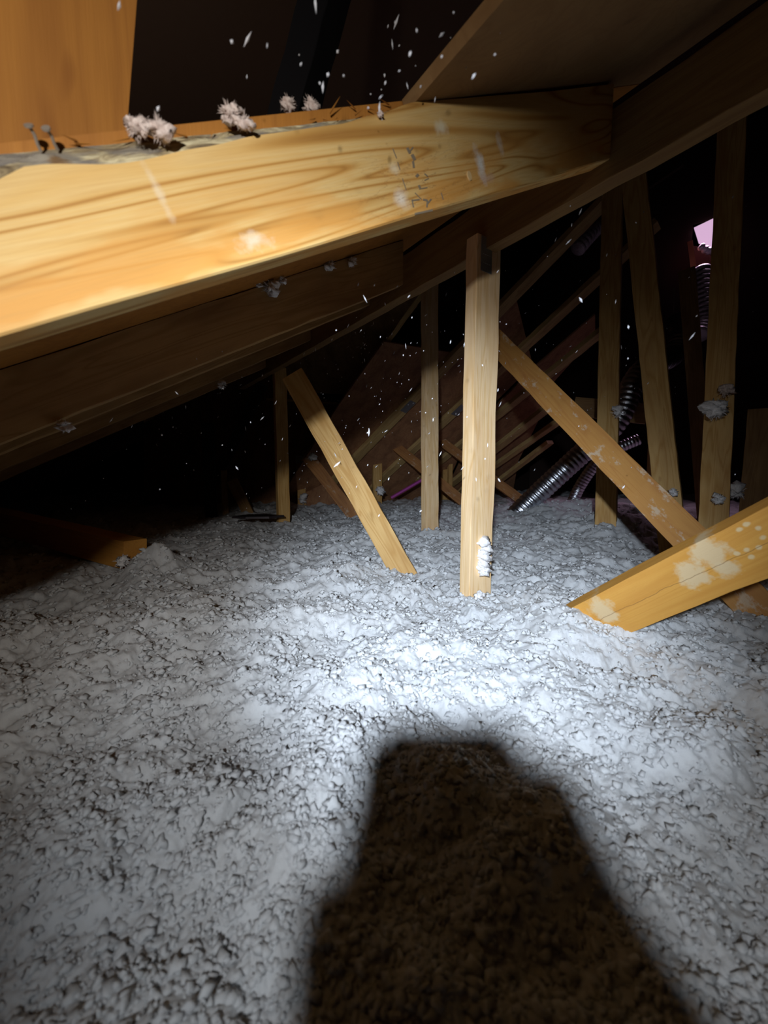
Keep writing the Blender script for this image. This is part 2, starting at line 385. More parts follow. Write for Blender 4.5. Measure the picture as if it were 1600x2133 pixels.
# waney bark strip
k = NT('weathered_wane', .85, .1)
n1_ = k.noise(k.map((40, 40, 9)), 2.2, 5, .65, .8); n2_ = k.noise(k.map((14, 14, 5), (2, 0, 5)), 2, 3, .6)
c = k.ramp(n1_, [(.33, (.10, .07, .045)), (.46, (.36, .28, .16)), (.58, (.66, .57, .36)), (.78, (.78, .72, .52))])
c = k.mix(k.ramp(n2_, [(.5, 0.0), (.58, .8)]), c, (.24, .22, .20))
q = loc1(125, 335); c = k.mix(k.blob((q.x, .01, q.z), (.016, .05, .014), .6, .35, 70), c, (.20, .12, .06))
q = loc1(270, 300); c = k.mix(k.math('MULTIPLY', k.blob((q.x, .01, q.z), (.012, .05, .04), .6, .4, 60), .8), c, (.22, .20, .18))
q = loc1(560, 285); c = k.mix(k.math('MULTIPLY', k.blob((q.x, .01, q.z), (.012, .05, .05), .6, .4, 60), .8), c, (.22, .19, .20))
q = loc1(820, 262); c = k.mix(k.math('MULTIPLY', k.blob((q.x, .01, q.z), (.010, .05, .05), .6, .4, 60), .8), c, (.20, .17, .15))
k.bump(n1_, .9, .006); WANE = k.done(c)
vs = []; fs = []; NS2 = 260; NW = 8
for i_ in range(NS2+1):
    z = L1*.80*i_/NS2; t = t_of(z); wn = max(wane(t), .0008); HB = hb_at(t)
    for j in range(NW+1):
        u = j/NW; x = HB-wn+wn*(u**.8)
        y = .0022+.0205*u
        e = math.sin(math.pi*u)
        nv = (float(vnoise(np.array([z*55]), np.array([u*4.]))[0])-.5)*.006*e + (float(vnoise(np.array([z*17+9]), np.array([u*2.]))[0])-.5)*.007*e
        kd = loc1(125, 335); kn = math.exp(-((z-kd.z)/.014)**2)*e*.007
        vs.append((x+nv*.5, y-(nv+kn)*(1 if wn > .004 else .1), z))
for i_ in range(NS2):
    for j in range(NW):
        a = i_*(NW+1)+j; fs.append((a, a+1, a+NW+2, a+NW+1))
me = bpy.data.meshes.new('waney_edge'); me.from_pydata(vs, [], fs); me.update()
o = link('waney_edge', me, WANE, r1, M1, smooth=True); o['label'] = 'grey and cream bark edge with a dark knot'
# faded ink grade stamp, too worn to read
def strokes(px_list, wpx=3):
    bm = bmesh.new()
    for poly in px_list:
        wd = poly[0]; pts = poly[1:]
        for (x0, y0), (x1, y1) in zip(pts, pts[1:]):
            d = Vector((x1-x0, y1-y0)); L_ = d.length; nn = Vector((-d.y, d.x))/L_*wd/2
            q = [(x0-nn.x, y0-nn.y), (x1-nn.x, y1-nn.y), (x1+nn.x, y1+nn.y), (x0+nn.x, y0+nn.y)]
            lo = [loc1(*g) for g in q]
            a = [bm.verts.new((g.x, -.0006, g.z)) for g in lo]; b = [bm.verts.new((g.x, .0004, g.z)) for g in lo]
            bm.faces.new(a); bm.faces.new(b[::-1])
            for e in range(4): bm.faces.new((a[e], b[e], b[(e+1) % 4], a[(e+1) % 4]))
    bmesh.ops.recalc_face_normals(bm, faces=bm.faces)
    return bm
st = strokes([
    (5, (848, 308), (854, 320)), (3, (852, 318), (860, 307)), (6, (858, 322), (864, 334)), (4, (860, 336), (862, 350)),
    (7, (867, 364), (871, 368)), (2, (884, 362), (891, 368)), (4, (872, 386), (875, 392)), (1.6, (818, 310), (826, 330)), (1.6, (828, 338), (833, 354)),
    (1.4, (838, 372), (846, 396)), (1.4, (864, 402), (878, 416)), (4, (881, 416), (890, 418)), (3, (890, 418), (889, 432)), (3, (898, 415), (890, 425)),
    (2.5, (858, 416), (861, 432)), (3, (858, 418), (874, 416)), (4, (864, 446), (901, 438)), (1.5, (919, 402), (923, 416)), (2, (884, 376), (893, 372)), (2, (873, 394), (890, 391))])
o = bm_to('grade_stamp', st, INK, r1, M1); o['label'] = 'faded unreadable grey-black ink stamp'
# knot plug
bm = bmesh.new(); bmesh.ops.create_cone(bm, cap_ends=True, segments=20, radius1=.0062, radius2=.0058, depth=.002)
q = loc1(977, 367)
o = bm_to('knot', bm, mk('knot_plug', (.72, .50, .24), .7), r1, M1 @ Matrix.Translation((q.x, -.0006, q.z)) @ Matrix.Rotation(math.pi/2, 4, 'X') @ Matrix.Scale(1.5, 4, (0, 1, 0)).inverted())

# further near rafters
HB = HB0
def rafter(n, label, mat=AGED, t0=-1.15, t1=.84, c=CB, wdt=HB, group=None, t=.038):
    A = tn(t0, n, c)+RW*wdt/2; B = tn(t1, n, c)+RW*wdt/2
    o = board('rafter', A, B, wdt, t, ND, mat, label, 'rafter', group)
    mz = max(v.co.z for v in o.data.vertices); mwx = o.matrix_world if False else Matrix(o.matrix_basis)
    for v in o.data.vertices:
        if v.co.z > mz-1e-4:
            tt = (mwx @ v.co - CAM).dot(TD); v.co.z += (.8395-tt)/COS
    return o
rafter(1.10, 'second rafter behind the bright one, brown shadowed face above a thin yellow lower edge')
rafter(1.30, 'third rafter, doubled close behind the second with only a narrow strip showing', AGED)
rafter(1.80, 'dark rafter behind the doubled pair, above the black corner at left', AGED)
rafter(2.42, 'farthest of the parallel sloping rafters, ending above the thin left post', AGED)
# header beam the rafters butt into
A = CAM+TD*.84+ND*-.7+UP*(.555+.06); B = CAM+TD*.84+ND*3.0+UP*(.555+.06)
hb = board('header_beam', A, B, .122, .038, TD, wood('header_pine', (.27, .16, .06), (.22, .12, .045), (.14, .07, .028), blotch=.4), 'long level brown beam crossing from the upper right, the rafters butt into it', 'beam')

# sheathing edge splinters along the opening
bm = bmesh.new(); rnd = random.Random(4)
for i_ in range(26):
    t = rnd.uniform(-.25, .36); P0 = tn(t, .468+rnd.uniform(-.004, .0), CT+rnd.uniform(0, .01)); 
    d = (RD*rnd.uniform(-1, 1)+ND*rnd.uniform(-.35, .0)+RW*rnd.uniform(-.3, .3)).normalized(); L_ = rnd.uniform(.008, .022)
    s = d.cross(UP).normalized()*.0012; a = [bm.verts.new(v) for v in (P0-s, P0+s, P0+d*L_, P0+RW*.002)]
    bm.faces.new(a[:3]); bm.faces.new((a[0], a[3], a[2])); bm.faces.new((a[1], a[2], a[3]))
o = bm_to('splinters', bm, SHEATH); tag(o, 'tiny orange wood splinters along the broken sheathing edge above the nearest rafter', 'splinters', kind='stuff')

# two bent nails
def tube_pts(bm, pts, rad, seg=10, cap=True):
    rings = []
    for i_, p in enumerate(pts):
        a = pts[max(0, i_-1)]; b = pts[min(len(pts)-1, i_+1)]; d = (b-a).normalized()
        u = d.orthogonal().normalized() if i_ == 0 else (rings_u - d*rings_u.dot(d)).normalized(); rings_u = u; v = d.cross(u)
        rr_ = rad[i_] if isinstance(rad, (list, tuple)) else rad
        rings.append([bm.verts.new(p+(u*math.cos(q*2*math.pi/seg)+v*math.sin(q*2*math.pi/seg))*rr_) for q in range(seg)])
    for a, b in zip(rings, rings[1:]):
        for q in range(seg): bm.faces.new((a[q], a[(q+1) % seg], b[(q+1) % seg], b[q]))
    if cap: bm.faces.new(rings[0][::-1]); bm.faces.new(rings[-1])
    return rings
for (x0, y0, x1, y1, lab) in ((78, 300, 60, 262, 'left of two bent nails poking up from the bark edge, rusty head'), (113, 299, 96, 268, 'right of two bent nails poking up from the bark edge, grey shank')):
    r = ray(x0, y0); A = on_truss(x0, y0, N1+.010); B = on_truss(x1, y1, N1+.002)
    bm = bmesh.new(); tube_pts(bm, [p-A for p in (A-(B-A)*.45, A, (A+B)/2+RD*.001, B)], .0013, 8)
    d = (B-A).normalized(); tube_pts(bm, [B-A-d*.0005, B-A+d*.0008], .0034, 12)
    o = bm_to('nail', bm, RUST, None, Matrix.Translation(A)); tag(o, lab, 'nail', 'bent nails at the sheathing edge')

# ------------------------------------------------------------------ posts, braces and boards
def postboard(*a, **k): return post('truss_post', *a, **k)
def post_dust(k, c): return c
mainp = post('truss_post', 1001, 1240, 1.14, 497, .089, .038, -35, PINE_PALE, 'thick bright pale post in the middle, white insulation stuck near its foot')
p2 = board('truss_post', at(901, 1105, 2.15), at(900, 540, 2.15), .089, .038, -35, PINE_PALE, 'pale upright post just left of the bright middle post, base in the insulation', 'post', ext=.3)
p3 = post('truss_post', 593, 1092, 2.55, 765, .075, .038, -35, PINE, 'slim upright post at left beside the dark plate, upper half in shadow')
p4 = post('truss_post', 787, 1045, 3.9, 905, .089, .038, -20, PINE, 'short speckled post under a sloping far rafter, behind the leaning brace')
p5 = post('truss_post', 629, 1050, 3.8, 958, .075, .038, -20, PINE, 'short pale post at the back just right of the slim left post')
p6 = post('truss_post', 470, 1072, 3.2, 980, .045, .038, -20, AGED, 'thin dim post at the far left back, next to a leaning stub')
p7 = post('truss_post', 928, 1000, 4.4, 952, .06, .038, -20, PINE, 'left of two small twin posts in the gap beside the bright middle post')
p7b = post('truss_post', 939, 1000, 4.35, 955, .045, .038, -20, PINE, 'right of two small twin posts in the gap beside the bright middle post')
p8 = board('truss_post', at(1261, 1092, 2.1), at(1277, 290, 2.2), .098, .038, 38, PINE, 'upright post right of the silver duct with a lilac-white tuft on its edge', 'post', ext=.3)
p9 = board('truss_post', at(1394, 1075, 1.65), at(1306, 240, 1.8), .092, .05, 40, PINE, 'brown post leaning left at its top, second of the right group', 'post', ext=.3)
p10 = board('truss_post', at(1484, 1125, 1.38), at(1526, 230, 1.45), .080, .038, 42, PINE, 'near right upright post with a big pale insulation clump', 'post', ext=.3)
p11 = post('truss_post', 1572, 1090, 1.9, 850, .12, .038, 42, AGED, 'dim brown post at the right frame edge behind the clump post')
p12 = board('truss_post', at(1468, 1040, 2.5), at(1430, 560, 2.6), .09, .038, 40, AGED, 'faint dark leaning post between the two right uprights', 'post', ext=.2)
p13 = post('truss_post', 1348, 1080, 2.9, 930, .045, .038, 40, PINE, 'narrow short post in the gap behind the leaning right post')
b1 = board('brace', at(838, 1190, 1.45), at(648, 850, 1.5), .085, .038, 0, PINE, 'bright leaning brace sinking into the insulation left of the middle post', 'brace', ext=.25, ext2=.15)
b2 = board('brace', at(1436, 1122, 1.13), at(1034, 712, 1.75), .088, .038, 30, wood('speckled_pine', (.52, .26, .07), (.46, .21, .055), (.36, .14, .04), dust=.55, blotch=.4), 'long diagonal brace descending right from the middle post, speckled white near its top', 'brace', ext=.3, ext2=.05)
A = at(1190, 1318, .92); B = at(1640, 1114, .60)
_d = (B-A).normalized(); M3 = frame(A-_d*.05, B, Vector((math.sin(math.radians(20)), math.cos(math.radians(20)), 0)))
def loc_in(M, px, py):
    inv = M.inverted(); c0 = inv @ CAM; r0 = inv.to_3x3() @ ray(px, py); return c0 + r0*(-c0.y/r0.y)
def bigst(k, c):
    for px, py, sx, sz in ((1255, 1270, .042, .035), (1440, 1195, .036, .034), (1480, 1150, .040, .034), (1515, 1185, .022, .026)):
        q = loc_in(M3, px, py); c = k.mix(k.math('MULTIPLY', k.blob((q.x, 0, q.z), (sx*1.25, .2, sz*1.25), .35, .32, 45), .9), c, (.60, .46, .27))
    for px, py in ((1555, 1092), (1580, 1100), (1555, 1145), (1565, 1160), (1535, 1153), (1580, 1140), (1540, 1103), (1590, 1120)):
        q = loc_in(M3, px, py); c = k.mix(k.math('MULTIPLY', k.blob((q.x, 0, q.z), (.007, .2, .008), .4, .2, 90), .85), c, (.64, .50, .28))
    # long drying split
    nn = k.noise(k.map((1, 1, 12)), 1, 3, .6); sx = k.n.new('ShaderNodeSeparateXYZ'); k.L(k.co, sx.inputs[0])
    d = k.math('ABSOLUTE', k.math('ADD', sx.outputs[0], k.math('MULTIPLY', k.math('SUBTRACT', nn, .45), .022)))
    return k.mix(k.ramp(k.math('MULTIPLY', d, 100), [(.0, .8), (.09, 0.0)]), c, (.16, .08, .03))
BIG = wood('stained_pine', (.60, .31, .065), (.54, .26, .05), (.44, .19, .04), blotch=.3, extra=bigst)
b3 = board('brace', A, B, .098, .038, 20, BIG, 'large orange brace at the lower right, blotched with pale patches, foot in the insulation', 'brace', ext=.05, ext2=.25)
A = at(235, 1152, 1.46); B = at(-80, 1072, 1.95)
b4 = board('brace', A, B, .10, .085, 5, wood('amber_pine', (.62, .30, .06), (.55, .25, .05), (.44, .18, .04), blotch=.3), 'dim amber timber at the left edge, its end buried under a white mound', 'brace', ext=.06, ext2=.3)
b5 = board('brace', at(745, 1085, 3.0), at(640, 950, 3.05), .09, .038, -10, PINE_RED, 'short reddish brace crossing behind the bright leaning brace', 'brace', ext=.1)
b6 = board('brace', at(965, 1045, 3.55), at(795, 905, 3.8), .085, .038, -10, PINE_RED, 'reddish brace falling right from the speckled short post', 'brace', ext=.15)
b7 = board('brace', at(1095, 1048, 3.7), at(918, 918, 3.9), .085, .038, -10, PINE_RED, 'reddish brace ending beside the foot of the silver duct', 'brace', ext=.1)
b8 = board('brace', at(522, 1080, 3.1), at(482, 1000, 3.15), .08, .038, -10, AGED, 'leaning stub at the far left behind the dark plate', 'brace', ext=.1)
blk = board('blocking_board', at(1195, 846, 2.9), at(1350, 862, 2.7), .13, .038, 30, AGED, 'brown level board behind the post right of the duct', 'board')
# nail plates
def plate(parent, pts, th=.0015, lab='grey steel nail plate'):
    P = [Vector(p) for p in pts]; n = (P[1]-P[0]).cross(P[2]-P[0]).normalized()
    if n.dot(CAM-P[0]) < 0: n = -n
    bm = bmesh.new(); a = [bm.verts.new(p+n*.001) for p in P]; b = [bm.verts.new(p+n*(.001+th)) for p in P]
    bm.faces.new(a[::-1]); bm.faces.new(b)
    for e in range(4): bm.faces.new((a[e], a[(e+1) % 4], b[(e+1) % 4], b[e]))
    # punched slots as small raised teeth rows
    u = P[1]-P[0]; v = P[3]-P[0]
    for i_ in range(1, 5):
        for j in range(1, 4):
            c0 = P[0]+u*i_/5+v*j/4+n*(.001+th); du = u.normalized()*.002; dv = v.normalized()*.001
            q = [bm.verts.new(c0+g) for g in (-du-dv, du-dv, du+dv, -du+dv)]; bm.faces.new(q)
            tpv = bm.verts.new(c0+n*.001)
            for e in range(4): bm.faces.new((q[e], q[(e+1) % 4], tpv))
    bmesh.ops.recalc_face_normals(bm, faces=bm.faces)
    o = bm_to('nail_plate', bm, STEEL, parent, Matrix.Identity(4)); o['label'] = lab; return o
bpy.context.view_layer.update()
def on_board(o, u0, u1, z0, z1):
    """corner points on the front face of a board in its own frame"""
    return [o.matrix_world @ Vector(v) for v in ((u0, 0, z0), (u1, 0, z0), (u1, 0, z1), (u0, 0, z1))]
def blen(o): return max(v.co.z for v in o.data.vertices)
Lm = blen(mainp)
plate(mainp, on_board(mainp, -.032, .008, Lm-.085, Lm-.002), lab='dark steel nail plate')
plate(p4, on_board(p4, -.05, .04, blen(p4)-.05, blen(p4)+.03))
plate(p5, on_board(p5, -.05, .03, blen(p5)-.03, blen(p5)+.04))

# ------------------------------------------------------------------ far roof: rafters and deck
FR = [  # lower pixel, depth, upper pixel, depth, width, label
    ((672, 1030, 3.9), (1235, 452, 2.4), .085, 'far rafter climbing to the right, uppermost of the sloping row, grey plate on its side', (839, 842)),
    ((770, 1025, 4.2), (1262, 572, 2.7), .085, 'far rafter second down in the sloping row, small plate left of the middle post', (947, 851)),
    ((850, 1018, 4.5), (1252, 698, 3.0), .085, 'far rafter third down in the sloping row behind the diagonal brace', None),
    ((930, 1020, 4.7), (1140, 855, 3.6), .11, 'far rafter fourth down in the sloping row, right of the middle post', None),
    ((965, 1020, 4.9), (1160, 885, 3.8), .09, 'far rafter fifth down in the sloping row, dim', None),
    ((1000, 1035, 5.0), (1140, 930, 4.1), .09, 'lowest of the far sloping rafters beside the silver duct', None)]
n0 = None
ra = at(672, 1030, 3.9); rb = at(1235, 452, 2.4); rc = at(930, 1020, 4.7)
PN = (rb-ra).cross(rc-ra).normalized()
if PN.dot(CAM-ra) > 0: PN = -PN
for (a, b, wd, lab, pl) in FR:
    A = at(*a); B = at(*b)
    o = board('far_rafter', A, B, wd, .038, PN, FARRAFTER, lab, 'rafter', 'rafters of the far roof slope', ext=.3, ext2=.6 if pl == (839, 842) else (.35 if pl else .05))
    if pl:
        bpy.context.view_layer.update()
        inv = o.matrix_world.inverted(); c0 = inv @ CAM; r0 = inv.to_3x3() @ ray(*pl); h = c0 + r0*(-c0.y/r0.y)
        plate(o, on_board(o, -.035, .035, h.z-.06, h.z+.06))
def pip(px, py, P0, n, off=0.0):
    r = ray(px, py); s = ((P0+n*off)-CAM).dot(n)/r.dot(n); return CAM+r*s
MA = ra+PN*.042
def panel(name, pxs, P0, n, mat, label, th=.014):
    pts = [pip(x, y, P0, n) for x, y in pxs]
    o = quad(name, pts, mat, th, None, n); return tag(o, label, 'panel')
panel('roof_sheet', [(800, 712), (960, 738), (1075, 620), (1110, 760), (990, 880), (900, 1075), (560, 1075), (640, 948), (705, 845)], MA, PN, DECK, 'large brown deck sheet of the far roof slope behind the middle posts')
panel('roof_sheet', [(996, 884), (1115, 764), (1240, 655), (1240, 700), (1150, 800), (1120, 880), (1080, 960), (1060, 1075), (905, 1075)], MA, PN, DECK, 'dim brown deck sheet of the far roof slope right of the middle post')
G = board('far_rafter', at(628, 962, 3.6), at(884, 606, 2.5), .028, .07, -10, FARRAFTER, 'narrow steep rafter edge rising behind the second post toward the header beam', 'rafter')
q0 = at(700, 760, 3.3)
LPN = (at(600, 745, 3.4)-q0).cross(at(720, 835, 3.5)-q0).normalized()
if LPN.dot(CAM-q0) > 0: LPN = -LPN
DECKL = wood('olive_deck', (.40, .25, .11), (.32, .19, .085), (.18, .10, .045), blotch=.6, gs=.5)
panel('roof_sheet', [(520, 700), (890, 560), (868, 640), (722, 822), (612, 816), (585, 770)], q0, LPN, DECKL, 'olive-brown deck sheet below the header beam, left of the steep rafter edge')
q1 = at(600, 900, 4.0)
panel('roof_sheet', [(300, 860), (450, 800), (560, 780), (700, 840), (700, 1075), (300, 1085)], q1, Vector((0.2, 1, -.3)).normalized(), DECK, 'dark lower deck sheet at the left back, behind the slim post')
board('deck_seam_strip', at(555, 831, 3.7), at(702, 840, 3.6), .02, .02, 0, FARRAFTER, 'thin pale level strip across the dark left back', 'strip')
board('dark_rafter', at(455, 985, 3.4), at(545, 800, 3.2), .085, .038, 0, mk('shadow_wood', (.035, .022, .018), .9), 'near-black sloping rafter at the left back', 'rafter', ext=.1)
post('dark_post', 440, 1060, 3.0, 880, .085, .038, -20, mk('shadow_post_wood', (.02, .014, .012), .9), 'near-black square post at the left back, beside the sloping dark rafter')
# right hand side: dim framing by the daylight opening
board('dark_rafter', at(1200, 480, 3.4), at(1420, 330, 3.0), .09, .038, 30, BLACKISH, 'near-black rafter at the upper right above the duct outlet', 'rafter')

# ------------------------------------------------------------------ ducts
FOIL = NT('silver_foil', .28, .5); FOIL.b.inputs['Metallic'].default_value = 1.0
FOIL.bump(FOIL.noise(FOIL.co, 60, 4, .7), .6, .004); FOIL = FOIL.done((.62, .64, .70))
FOILD = NT('crumpled_foil', .35, .5); FOILD.b.inputs['Metallic'].default_value = .25
FOILD.bump(FOILD.noise(FOILD.co, 28, 4, .7), .9, .01); FOILD = FOILD.done((.72, .70, .76))
def spline(pts, n):
    out = []
    P = [pts[0]*2-pts[1]]+pts+[pts[-1]*2-pts[-2]]
    for i_ in range(len(pts)-1):
        for j in range(n):
            t = j/n; a, b, c_, d = P[i_:i_+4]
            out.append(.5*((2*b)+(c_-a)*t+(2*a-5*b+4*c_-d)*t*t+(3*b-a-3*c_+d)*t**3))
    out.append(pts[-1]); return out
def duct(name, pix, rad, pitch, mat, label, amp=.12, group=None, seg=28):
    P = spline([at(*p) for p in pix], 60)
    L_ = [0]
    for a, b in zip(P, P[1:]): L_.append(L_[-1]+(b-a).length)
    step = pitch/6; n = int(L_[-1]/step); Q = []; j = 0
    for i_ in range(n+1):
        s = i_*step
        while j < len(L_)-2 and L_[j+1] < s: j += 1
        f = (s-L_[j])/max(1e-6, L_[j+1]-L_[j]); Q.append(P[j].lerp(P[j+1], min(1, f)))
    O = Q[0].copy(); rnd = random.Random(3); rads = []
    for i_ in range(len(Q)):
        rads.append(rad*(1+amp*(abs(math.sin(math.pi*i_/6))*2-1)*.5+rnd.uniform(-.012, .012)))
    bm = bmesh.new(); tube_pts(bm, [q-O for q in Q], rads, seg)
    o = bm_to(name, bm, mat, None, Matrix.Translation(O), smooth=True); return tag(o, label, 'duct', group)
duct('flexible_duct', [(1068, 1080, 3.0), (1100, 1048, 2.98), (1160, 992, 2.92), (1215, 942, 2.86), (1262, 905, 2.8), (1296, 860, 2.75), (1318, 800, 2.75), (1350, 762, 2.8), (1400, 742, 2.95), (1418, 700, 3.0), (1412, 668, 3.1)],
     .072, .034, FOIL, 'shiny ribbed silver flexible duct rising from the insulation behind the diagonal brace', amp=.08)
duct('flexible_duct', [(1188, 1055, 3.5), (1210, 1010, 3.45), (1240, 968, 3.4), (1275, 940, 3.35), (1330, 915, 3.3)], .045, .026, FOIL, 'thinner dull ribbed duct behind the shiny silver one', amp=.08)
duct('duct_outlet', [(1202, 520, 3.6), (1222, 496, 3.6), (1244, 472, 3.65), (1256, 456, 3.7)], .066, .04, FOILD, 'small dark duct end with a pinkish glint hanging high right of the post top', amp=.12)
duct('insulated_duct', [(1462, 560, 4.6), (1464, 600, 4.55), (1466, 640, 4.5), (1464, 680, 4.45), (1455, 700, 4.4)], .085, .06, FOILD, 'crumpled silver-wrapped duct under the pink daylight opening', amp=.25)
duct('foil_bundle', [(1398, 680, 3.9), (1404, 668, 3.9), (1412, 660, 3.9)], .035, .03, FOILD, 'small bright crumpled foil bit hanging below a thin wire', amp=.35)
bm = bmesh.new(); A = at(1402, 662, 3.9); tube_pts(bm, [Vector((0, 0, 0)), at(1405, 600, 3.9)-A], .004, 8)
tag(bm_to('hanger_wire', bm, RUST, None, Matrix.Translation(A)), 'thin wire hanging straight above the small foil bit', 'wire')
bm = bmesh.new(); A = at(815, 1037, 3.75); tube_pts(bm, [Vector((0, 0, 0)), at(882, 998, 3.75)-A], .014, 10)
tag(bm_to('magenta_tube', bm, mk('magenta_plastic', (.42, .05, .33), .5), None, Matrix.Translation(A)), 'short magenta tube lying on the insulation by the short speckled post', 'tube')
# dark plate lying in the insulation
A = at(540, 1097, 2.4); A.z = .075
bm = bmesh.new(); pts = [(-.14, -.05), (-.05, -.085), (.08, -.07), (.15, .01), (.02, .07), (-.08, .06)]
a = [bm.verts.new((x, y, 0)) for x, y in pts]; b = [bm.verts.new((x*.97, y*.97, .012)) for x, y in pts]
bm.faces.new(a[::-1]); bm.faces.new(b)
for e in range(6): bm.faces.new((a[e], a[(e+1) % 6], b[(e+1) % 6], b[e]))
tag(bm_to('metal_plate', bm, mk('dark_metal', (.05, .04, .045), .4, .3), None, Matrix.Translation(A)), 'flat dark plate lying on the insulation at the foot of the slim left post', 'plate')

# ------------------------------------------------------------------ daylight opening at the far right
WN = Vector((0.55, .83, 0)); W0 = at(1470, 490, 5.0)
def wp(px, py, off=0): return pip(px, py, W0, WN, off)
DAY = NT('daylight', .8); DAY.b.inputs['Emission Color'].default_value = (.78, .50, .74, 1); DAY.b.inputs['Emission Strength'].default_value = .85
DAY = DAY.done((.3, .2, .3))
o = quad('window_1', [wp(1446, 474), wp(1492, 452), wp(1500, 525), wp(1478, 515), wp(1456, 506)], DAY, .02, 'structure', WN)
UD = Vector((.83, -.55, 0)).normalized(); wq = [wp(1446, 474), wp(1492, 452), wp(1500, 525), wp(1456, 580)]
us = [(q-W0).dot(UD) for q in wq]; zs = [q.z for q in wq]; u0, u1, z0, z1 = min(us)-.01, max(us)+.01, min(zs), max(zs)+.01
def gq(ua, ub, za, zb): quad('wall_gable', [W0+WN.normalized()*.05+UD*u_+UP*(z_-W0.z) for u_, z_ in ((ua, za), (ub, za), (ub, zb), (ua, zb))], ENDROOF, .02, nrm=WN)
gq(-2.0, u0, -.35, 4.4); gq(u1, 2.0, -.35, 4.4); gq(u0, u1, -.35, z0); gq(u0, u1, z1, 4.4)
FR_ = mk('opening_frame', (.16, .06, .045), .8)
board('opening_jamb', at(1437, 502, 4.9), at(1450, 590, 4.9), .055, .05, 33, mk('red_brown_wood', (.55, .20, .09), .7), 'reddish-brown upright strip lit pink, below the daylight opening', 'strip')
o = quad('backing_board', [wp(1445, 512, .028), wp(1500, 520, .028), wp(1500, 585, .028), wp(1455, 585, .028)], FR_, .02, None, WN); tag(o, 'dark red-brown board between the daylight opening and the wrapped duct', 'board')
duct('torn_foil', [(1458, 512, 4.85), (1474, 522, 4.85), (1494, 524, 4.85)], .035, .05, FOILD, 'torn silver wrap hanging along the bottom of the daylight opening', amp=.4, seg=14)
ld = bpy.data.lights.new('daylight_entering', 'AREA'); ld.size = .4; ld.spread = math.radians(45); ld.energy = 2.5; ld.color = (.95, .60, .85)
lo = bpy.data.objects.new('daylight_entering', ld); col.objects.link(lo)
lo.location = at(1480, 470, 4.75); lo.rotation_euler = (at(1440, 640, 4.3)-lo.location).to_track_quat('-Z', 'Y').to_euler()

# ------------------------------------------------------------------ insulation tufts caught on the lumber
def tuft(P, size, label, mat=TUFT, seed=1, stretch=(1, 1, 1), spikes=60, nb=5, group='insulation tufts caught on the lumber'):
    rnd = random.Random(seed); bm = bmesh.new()
    rs = np.random.RandomState(seed)
    for b_ in range(nb):
        v, f = VAR[(seed+b_) % 10]; s = size*rnd.uniform(.35, .7); o_ = Vector((rnd.uniform(-.5, .5)*stretch[0], rnd.uniform(-.25, .25)*stretch[1], rnd.uniform(-.5, .5)*stretch[2]))*size
        vv = [bm.verts.new(Vector(q)*s*rnd.uniform(.9, 1.1)+o_) for q in v]
        for t_ in f: bm.faces.new([vv[g] for g in t_])
    for _ in range(spikes):
        d = Vector((rnd.gauss(0, 1)*stretch[0], rnd.gauss(0, .6)*stretch[1], rnd.gauss(0, 1)*stretch[2])).normalized()
        b0 = d*size*rnd.uniform(.3, .7); e = d*size*rnd.uniform(.75, 1.25); s = d.orthogonal().normalized()*size*.045; s2 = d.cross(s).normalized()*size*.04
        m_ = (b0+e)/2+Vector((rnd.uniform(-1, 1), rnd.uniform(-1, 1), rnd.uniform(-1, 1)))*size*.12
        a = [bm.verts.new(b0+g) for g in (s, s2, -s, -s2)]; c_ = [bm.verts.new(m_+g*.7) for g in (s, s2, -s, -s2)]; t_ = bm.verts.new(e)
        for q in range(4):
            bm.faces.new((a[q], a[(q+1) % 4], c_[(q+1) % 4], c_[q])); bm.faces.new((c_[q], c_[(q+1) % 4], t_))
    bmesh.ops.recalc_face_normals(bm, faces=bm.faces)
    o = bm_to('insulation_tuft', bm, mat, None, Matrix.Translation(P), smooth=True); return tag(o, label, 'tuft', group)
def tr(px, py, n): return on_truss(px, py, n)
tuft(tr(285, 265, .446), .011, 'fluffy pinkish tuft on the bark edge at the corner of the left sheathing sheet', PINKTUFT, 1, (1.3, 1, 1))
tuft(tr(332, 270, .446), .011, 'fluffy pinkish tuft on the bark edge just right of its larger neighbour', PINKTUFT, 2, (1, 1, 1.2))
tuft(tr(305, 258, .45), .006, 'small wisp joining the two pinkish tufts on the bark edge', PINKTUFT, 12, (2, 1, .6))
tuft(tr(478, 236, .447), .011, 'pinkish-white tuft standing tallest on the bark edge, mid left', PINKTUFT, 3, (1.2, 1, 1))
tuft(tr(508, 255, .443), .009, 'trailing pinkish wisp to the right of the tallest tuft on the bark edge', PINKTUFT, 4, (1.6, 1, .6))
tuft(tr(600, 218, .50), .010, 'dim tuft behind the sheathing edge under the black rafter', PINKTUFT, 5)
tuft(tr(648, 218, .50), .010, 'dim pinkish tuft behind the sheathing edge right of the black rafter', PINKTUFT, 6)
tuft(tr(792, 238, .446), .004, 'tiny pale crumb on the bark edge left of the right sheathing sheet', PINKTUFT, 7)
tuft(tr(565, 598, 1.085), .024, 'large spiky white tuft stuck to the second rafter below the bright one', TUFT, 8)
tuft(tr(588, 583, 1.085), .012, 'small white tuft just right of the large spiky one on the second rafter', TUFT, 9)
tuft(tr(688, 552, 1.085), .016, 'white tuft under the bright rafter edge, above the pair of level strips', TUFT, 10)
tuft(tr(735, 545, 1.085), .015, 'white tuft hanging under the bright rafter edge, rightmost of the row', TUFT, 11)
tuft(tr(132, 886, 1.09), .015, 'pale tuft on the lower edge of the second rafter at far left', TUFT, 13)
tuft(tr(463, 802, 1.79), .020, 'pale tuft on the dark rafter underside left of the slim post', TUFT, 14)
tuft(tr(537, 592, 1.085), .009, 'slim white wisp just left of the large spiky tuft', TUFT, 24, (.5, 1, 1.4))
